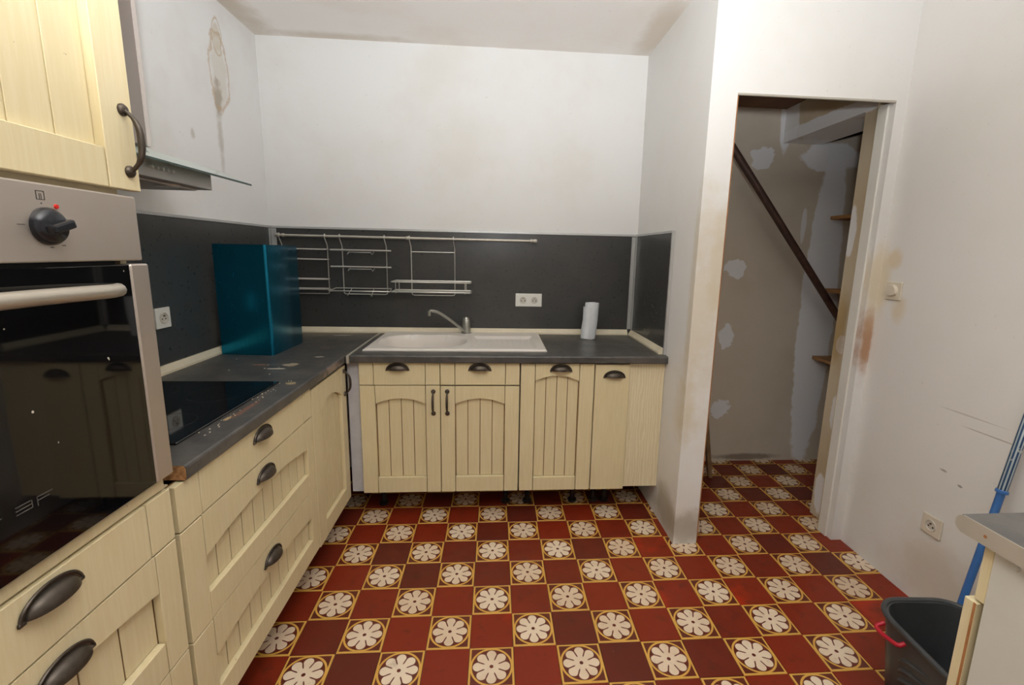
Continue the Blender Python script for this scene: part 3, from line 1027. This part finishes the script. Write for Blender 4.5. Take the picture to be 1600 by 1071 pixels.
# right rack: small basket
rk = thing('basket_rack', 'chrome wire rack with a low oblong basket above the sink', 'wire rack', (0, YR, 1.482))
rack_frame(rk, -.508, -.246, -.343)
wire('crossbar', 'chrome', rk, [(-.508, .016, -.080), (-.246, .016, -.080)], .0025, 7)
bk = wire('basket_top_loop', 'chrome', rk, [(-.60, .010, -.254), (-.150, .010, -.254), (-.144, .002, -.255), (-.144, -.078, -.257), (-.150, -.086, -.257), (-.606, -.086, -.257), (-.612, -.078, -.257), (-.604, .002, -.255)], .0040, 7, True)
wire('basket_bottom_loop', 'chrome', bk, [(-.60, .010, -.311), (-.150, .010, -.311), (-.144, .002, -.312), (-.144, -.078, -.316), (-.150, -.086, -.316), (-.606, -.086, -.316), (-.612, -.078, -.316), (-.604, .002, -.312)], .0046, 7, True)
for x in (-.585, -.178):
    wire('basket_upright', 'chrome', bk, [(x, -.0875, -.250), (x, -.0875, -.322), (x + .001, -.03, -.320), (x + .001, .0115, -.316), (x + .001, .0115, -.250)], .0025, 6)
for k in range(6):
    y = -.076 + .014 * k
    wire('basket_floor_wire', 'chrome', bk, [(-.608, y, -.3165), (-.146, y, -.3165)], .0016, 5)

# sockets ---------------------------------------------------------------------
def socket_face(parent, x, mat='plastic', r=.020, y=-.0096):
    bm = bmesh.new()
    lathe(bm, [(r + .0035, y), (r + .002, y - .0035), (r, y - .0035), (r - .002, y - .0006), (0, y - .0006)], 28, (x, 0, 0), 'y')
    f = obj('socket_well', bm, 'recess', parent, 40)
    for dx in (-.0095, .0095):
        bm = bmesh.new()
        lathe(bm, [(0, y - .0012), (.0034, y - .0012), (.0034, y - .0004), (0, y - .0004)], 10, (x + dx, 0, -.004), 'y')
        obj('pin_hole', bm, 'dark_hole', f)
    bm = bmesh.new()
    lathe(bm, [(0, y - .0065), (.0028, y - .006), (.0032, y), (0, y)], 10, (x, 0, .0085), 'y')
    obj('earth_pin', bm, 'print_dark', f, 40)
    return f

def socket(name, label, loc, rz, w_=.082, n=1, mat='plastic', flat=False):
    s = thing(name, label, 'socket', loc, rz)
    hw = w_ / 2
    box('plate', mat, s, -hw, hw, -.0095, -.0003, -.041, .041, bev=.003, seg=2)
    if n == 1:
        socket_face(s, 0, mat)
    else:
        box('insert', mat, s, -.052, .052, -.0115, -.0096, -.026, .026, bev=.001)
        for x in (-.036, .036):
            socket_face(s, x, mat, .017, -.0116)
    return s
socket('double_socket', 'white double wall socket on the back splashback above the sink drainer', (.213, YB - .0122, 1.117), 0, .166, 2)
socket('hob_socket', 'white single wall socket on the left splashback beside the oven', (XL + .0122, -.392, 1.124), PI / 2)
socket('low_socket', 'white single wall socket low on the right wall above the bucket', (XW, -.740, .361), -PI / 2, mat='old_plastic')
sw = thing('light_switch', 'yellowed square light switch with round button on the right wall', 'switch', (XW, -.386, 1.279), -PI / 2)
box('plate', 'old_plastic', sw, -.040, .040, -.008, -.0003, -.040, .040, bev=.002)
bm = bmesh.new()
lathe(bm, [(0, -.022), (.022, -.022), (.025, -.018), (.025, -.008), (0, -.008)], 28, (0, 0, .002), 'y')
obj('round_button', bm, 'old_plastic', sw, 40)

# paper roll ---------------------------------------------------------------------
pr_ = thing('paper_roll', 'white paper towel roll standing on the worktop right of the sink', 'paper towel', (.580, .437, .9005))
bm = bmesh.new()
n = 36
prof = [(.0190, .222), (.0195, .219), (.0415, .219), (.0425, .21), (.0420, .12), (.0390, .05), (.0375, .002), (.0370, 0), (.0190, 0)]
lathe(bm, prof + [], n, closed=True)
for v in bm.verts:
    a = math.atan2(v.co.y, v.co.x)
    r = math.hypot(v.co.x, v.co.y)
    if r > .03:
        k = 1 + .018 * math.sin(a * 3 + v.co.z * 30) + .01 * math.sin(a * 7)
        v.co.x *= k; v.co.y *= k
    v.co.x += .010 * (v.co.z / .22) + .002
obj('roll', bm, 'paper', pr_, 45)
bm = bmesh.new()
A, B = [], []
for i in range(9):
    a = PI * (1.45 - .6 * i / 8)
    r = .044 + .006 * math.sin(i / 8 * PI)
    A.append((r * math.cos(a) - .002, r * math.sin(a)))
vs1 = [[bm.verts.new((x + (.009 if z > .1 else 0), y, z)) for (x, y) in A] for z in (.003, .05, .12, .196)]
vs2 = [[bm.verts.new((x * 1.03 + (.009 if z > .1 else 0), y * 1.03, z)) for (x, y) in A] for z in (.003, .05, .12, .196)]
for V_ in (vs1, vs2):
    for j in range(3):
        for i in range(8):
            bm.faces.new((V_[j][i], V_[j][i + 1], V_[j + 1][i + 1], V_[j + 1][i]))
for j in (0, 3):
    for i in range(8):
        bm.faces.new((vs1[j][i], vs1[j][i + 1], vs2[j][i + 1], vs2[j][i]))
for i in (0, 8):
    for j in range(3):
        bm.faces.new((vs1[j][i], vs1[j + 1][i], vs2[j + 1][i], vs2[j][i]))
obj('loose_sheet', bm, 'paper', pr_, 45)

# blue film-covered sheet -----------------------------------------------------------
def folded(path, z0, z1, th=.0015):
    bm = bmesh.new()
    P = [Vector((x, y, 0)) for x, y in path]
    out = []
    for i, p in enumerate(P):
        t = (P[min(i + 1, len(P) - 1)] - P[max(i - 1, 0)]).normalized()
        nrm = Vector((t.y, -t.x, 0))
        out.append((p, p - nrm * th))
    g = [[bm.verts.new((q.x, q.y, z)) for q in (o[0], o[1]) for z in (z0, z1)] for o in out]
    for a, b in zip(g[:-1], g[1:]):
        bm.faces.new((a[0], b[0], b[1], a[1]))
        bm.faces.new((a[2], a[3], b[3], b[2]))
        bm.faces.new((a[1], b[1], b[3], a[3]))
        bm.faces.new((a[0], a[2], b[2], b[0]))
    for e in (g[0], g[-1]):
        bm.faces.new((e[0], e[1], e[3], e[2]))
    return bm
path = [(-1.300, -.060), (-1.065, -.083)]
for i in range(1, 8):
    a = -PI / 2 + (PI / 2) * i / 8
    path.append((-1.065 + .014 * math.cos(a), -.069 + .014 * math.sin(a)))
path += [(-1.051, -.069), (-1.043, .232), (-1.046, .236), (-1.07, .240)]
bl = thing('blue_metal_cover', 'tall folded metal cover wrapped in shiny blue film, in the worktop corner', 'metal cover', (0, 0, 0))
obj('folded_sheet', folded(path, .9008, 1.422), 'film', bl, 40)

# extractor hood -----------------------------------------------------------------------
hd = thing('extractor_hood', 'steel extractor hood with flat glass canopy and chimney over the hob', 'hood', (XL, -.835, 0))
bm = bmesh.new()
bx(bm, .0005, .245, -.15, .15, 1.717, ZC - .002)
ch = obj('chimney', bm, 'chimney', hd)
box('chimney_fold', 'chimney_light', ch, .2455, .2475, .134, .15, 1.717, ZC - .004)
box('hood_body', 'hood_steel', hd, .001, .335, -.30, .30, 1.606, 1.662, bev=.002)
bm = bmesh.new()
A = [(.20, 1.702), (.397, 1.650), (.397, 1.644), (.20, 1.696)]
prism(bm, [(.03, 1.715), (.25, 1.706), (.395, 1.650), (.395, 1.644), (.25, 1.700), (.03, 1.709)], -.45, .45, 'xz')
cg = obj('glass_canopy', bm, 'glass', hd)
box('glass_edge', 'glass_edge', cg, .3955, .3975, -.45, .45, 1.6435, 1.650)
bm = bmesh.new()
for (a_, b_) in ((.03, .30),):
    bx(bm, a_, b_, -.27, .27, 1.600, 1.6055)
obj('grease_filter', bm, 'steel', hd)
for y in (-.16, .16):
    bm = bmesh.new()
    lathe(bm, [(0, 1.597), (.030, 1.598), (.036, 1.6055), (0, 1.6055)], 20, (.275, y, 0))
    obj('hood_lamp', bm, 'chrome', hd, 40)
for k in range(5):
    bm = bmesh.new()
    lathe(bm, [(0, .344), (.0045, .343), (.006, .335), (0, .335)], 12, (0, .005 + .022 * k, 1.637), 'x')
    obj('push_button', bm, 'chrome', hd, 40)

# ------------------------------------------------------------------ right-hand cabinet
cb = thing('side_cabinet', 'white-sided base cabinet with cream fronts at the lower right', 'cabinet', (1.774 - .003, -1.532, 0), PI)
Wc = 1.771 - .985
bm = bmesh.new()
bx(bm, 0, Wc, .034, .56, .10, .862)
obj('body', bm, 'white_board', cb)
d = slab('drawer', 'cream', cb, .003, Wc - .001, .013, .033, .735, .860, .0015)
d = slab('door', 'cream', cb, Wc / 2, Wc + .004, .000, .024, .13, .730, .0015)
slab('door_edge', 'raw_wood', d, Wc + .0042, Wc + .0048, .019, .024, .13, .730, .0001)
d = slab('door', 'cream', cb, .003, Wc / 2 - .002, .008, .030, .13, .730, .0015)
bm = bmesh.new()
lathe(bm, [(0, .0045), (.006, .0035), (.008, 0), (0, 0)], 14, (Wc, .072, .848), 'x')
obj('cam_cover', bm, 'white_board', cb, 40)
legs(cb, Wc, .56, .10)
st = thing('side_worktop', 'grey worktop with metal edge strip over the white-sided cabinet', 'worktop', (0.966, -1.508, 0))
bm = bmesh.new()
bx(bm, .0022, 1.770 - .966, -.60, 0, .864, .900)
obj('top_board', bm, 'side_top', st)
bm = bmesh.new()
pl = [(-.60, .863), (-.004, .863), (.004, .868), (.009, .875), (.009, .888), (.004, .896), (-.004, .9005), (-.60, .9005)]
prism(bm, pl, 0, .002, 'yz')
bmesh.ops.triangulate(bm, faces=[f for f in bm.faces if len(f.verts) > 4])
es = obj('edge_strip', bm, 'alu_matt', st)
bm = bmesh.new()
lathe(bm, [(0, -.0008), (.003, -.0006), (.0035, 0), (0, 0)], 10, (0, -.05, .882), 'x')
obj('screw', bm, 'raw_wood', es)

# ------------------------------------------------------------------ bucket
def rrect(cx, cy, hx, hy, r, n=7):
    out = []
    for (sx, sy, a0) in ((1, 1, 0), (-1, 1, PI / 2), (-1, -1, PI), (1, -1, 3 * PI / 2)):
        for i in range(n):
            a = a0 + PI / 2 * i / (n - 1)
            out.append((cx + sx * (hx - r) + r * math.cos(a), cy + sy * (hy - r) + r * math.sin(a)))
    return out
bk = thing('mop_bucket', 'charcoal plastic bucket with red handle on the tiles by the right wall', 'bucket', (1.388, -1.242, .0005), math.radians(-4))
def shell(levels):
    bm = bmesh.new()
    R_ = []
    for (hx, hy, r, z) in levels:
        R_.append([bm.verts.new((x, y, z)) for x, y in rrect(0, 0, hx, hy, r)])
    n = len(R_[0])
    for a, b in zip(R_[:-1], R_[1:]):
        for k in range(n):
            bm.faces.new((a[k], a[(k + 1) % n], b[(k + 1) % n], b[k]))
    bm.faces.new(R_[0][::-1])
    bm.faces.new(R_[-1])
    return bm
obj('bucket_shell', shell([(.115, .145, .07, 0), (.118, .148, .07, .006), (.146, .178, .085, .300), (.146, .178, .085, .304), (.138, .170, .078, .304), (.112, .142, .066, .02)]), 'bucket', bk, 40)
bm = bmesh.new()
rim = rrect(0, 0, .150, .182, .088, 9)
tube(bm, [(x, y, .304) for x, y in rim], .0085, 8, True)
obj('rim', bm, 'bucket', bk, 50)
wire('handle', 'bucket_red', bk, smooth([(-.146, .120, .272), (-.172, .122, .258), (-.172, .10, .255), (-.170, .06, .262), (-.168, .035, .268), (-.150, .035, .276)], 1), .0068, 8)
bm = bmesh.new()
for k in range(3):
    pts = []
    for i in range(9):
        t = i / 8
        z = .12 + .035 * k + .05 * t
        y = .055 - .10 * t + .028 * math.sin(PI * t)
        off = .118 + (.146 - .118) * (z / .30)
        pts.append((-off - .001, y, z))
    tube(bm, pts, [.002 + .006 * math.sin(PI * i / 8) for i in range(9)], 6)
obj('embossed_emblem', bm, 'bucket', bk, 50)

# ------------------------------------------------------------------ broom pole leaning on the right wall
B0, B1 = Vector((1.612, -1.000, .002)), Vector((1.757, -1.000, 1.012))
ax = (B1 - B0)
Lp = ax.length
pm = thing('broom_pole', 'blue pole with striped grip leaning on the right wall behind the bucket', 'pole', tuple(B0))
pm.rotation_euler = ax.to_track_quat('Z', 'Y').to_euler()
bm = bmesh.new()
lathe(bm, [(0, 0.006), (.0115, .006), (.0115, .66), (0, .66)], 16)
obj('pole_shaft', bm, 'blue_pole', pm, 40)
bm = bmesh.new()
lathe(bm, [(.0118, .655), (.0175, .656), (.0175, .664), (.0145, .667), (0, .667)], 16)
obj('collar', bm, 'blue_pole', pm, 40)
bm = bmesh.new()
lathe(bm, [(0, .667), (.0138, .667), (.0138, Lp - .006), (.011, Lp), (0, Lp)], 20)
obj('grip', bm, 'pole_grip', pm, 40)

# ------------------------------------------------------------------ closet contents
bm = bmesh.new()
a, b = Vector((1.10, .50, 2.31)), Vector((2.60, .50, .58))
a = Vector((1.13, .36, 2.292)); b = Vector((2.60, .36, .455))
tube(bm, [a, b], .021, 14)
tag(obj('diagonal_pipe', bm, 'pipe', None, 40), 'dark brown metal pipe running diagonally across the closet', 'pipe')
for (z, lab) in ((1.686, 'upper raw wood shelf end in the closet, nearest the ceiling'), (1.220, 'middle raw wood shelf end in the closet, beside the diagonal pipe'),
                 (.760, 'lowest raw wood shelf end in the closet, below the diagonal pipe')):
    bm = bmesh.new()
    bx(bm, 2.165, 2.62, .425, YC - .001, z - .022, z, .002)
    tag(obj('closet_shelf', bm, 'shelf_wood', None), lab, 'shelf', 'closet shelves')
bm = bmesh.new()
bx(bm, -.012, .012, -.05, .05, 0, .42, .002)
pk = obj('leaning_plank', bm, 'plank', None, None, (1.412, .40, .006), (0, math.radians(-8), math.radians(-18)))
tag(pk, 'short weathered plank leaning in the closet behind the doorway edge', 'plank')
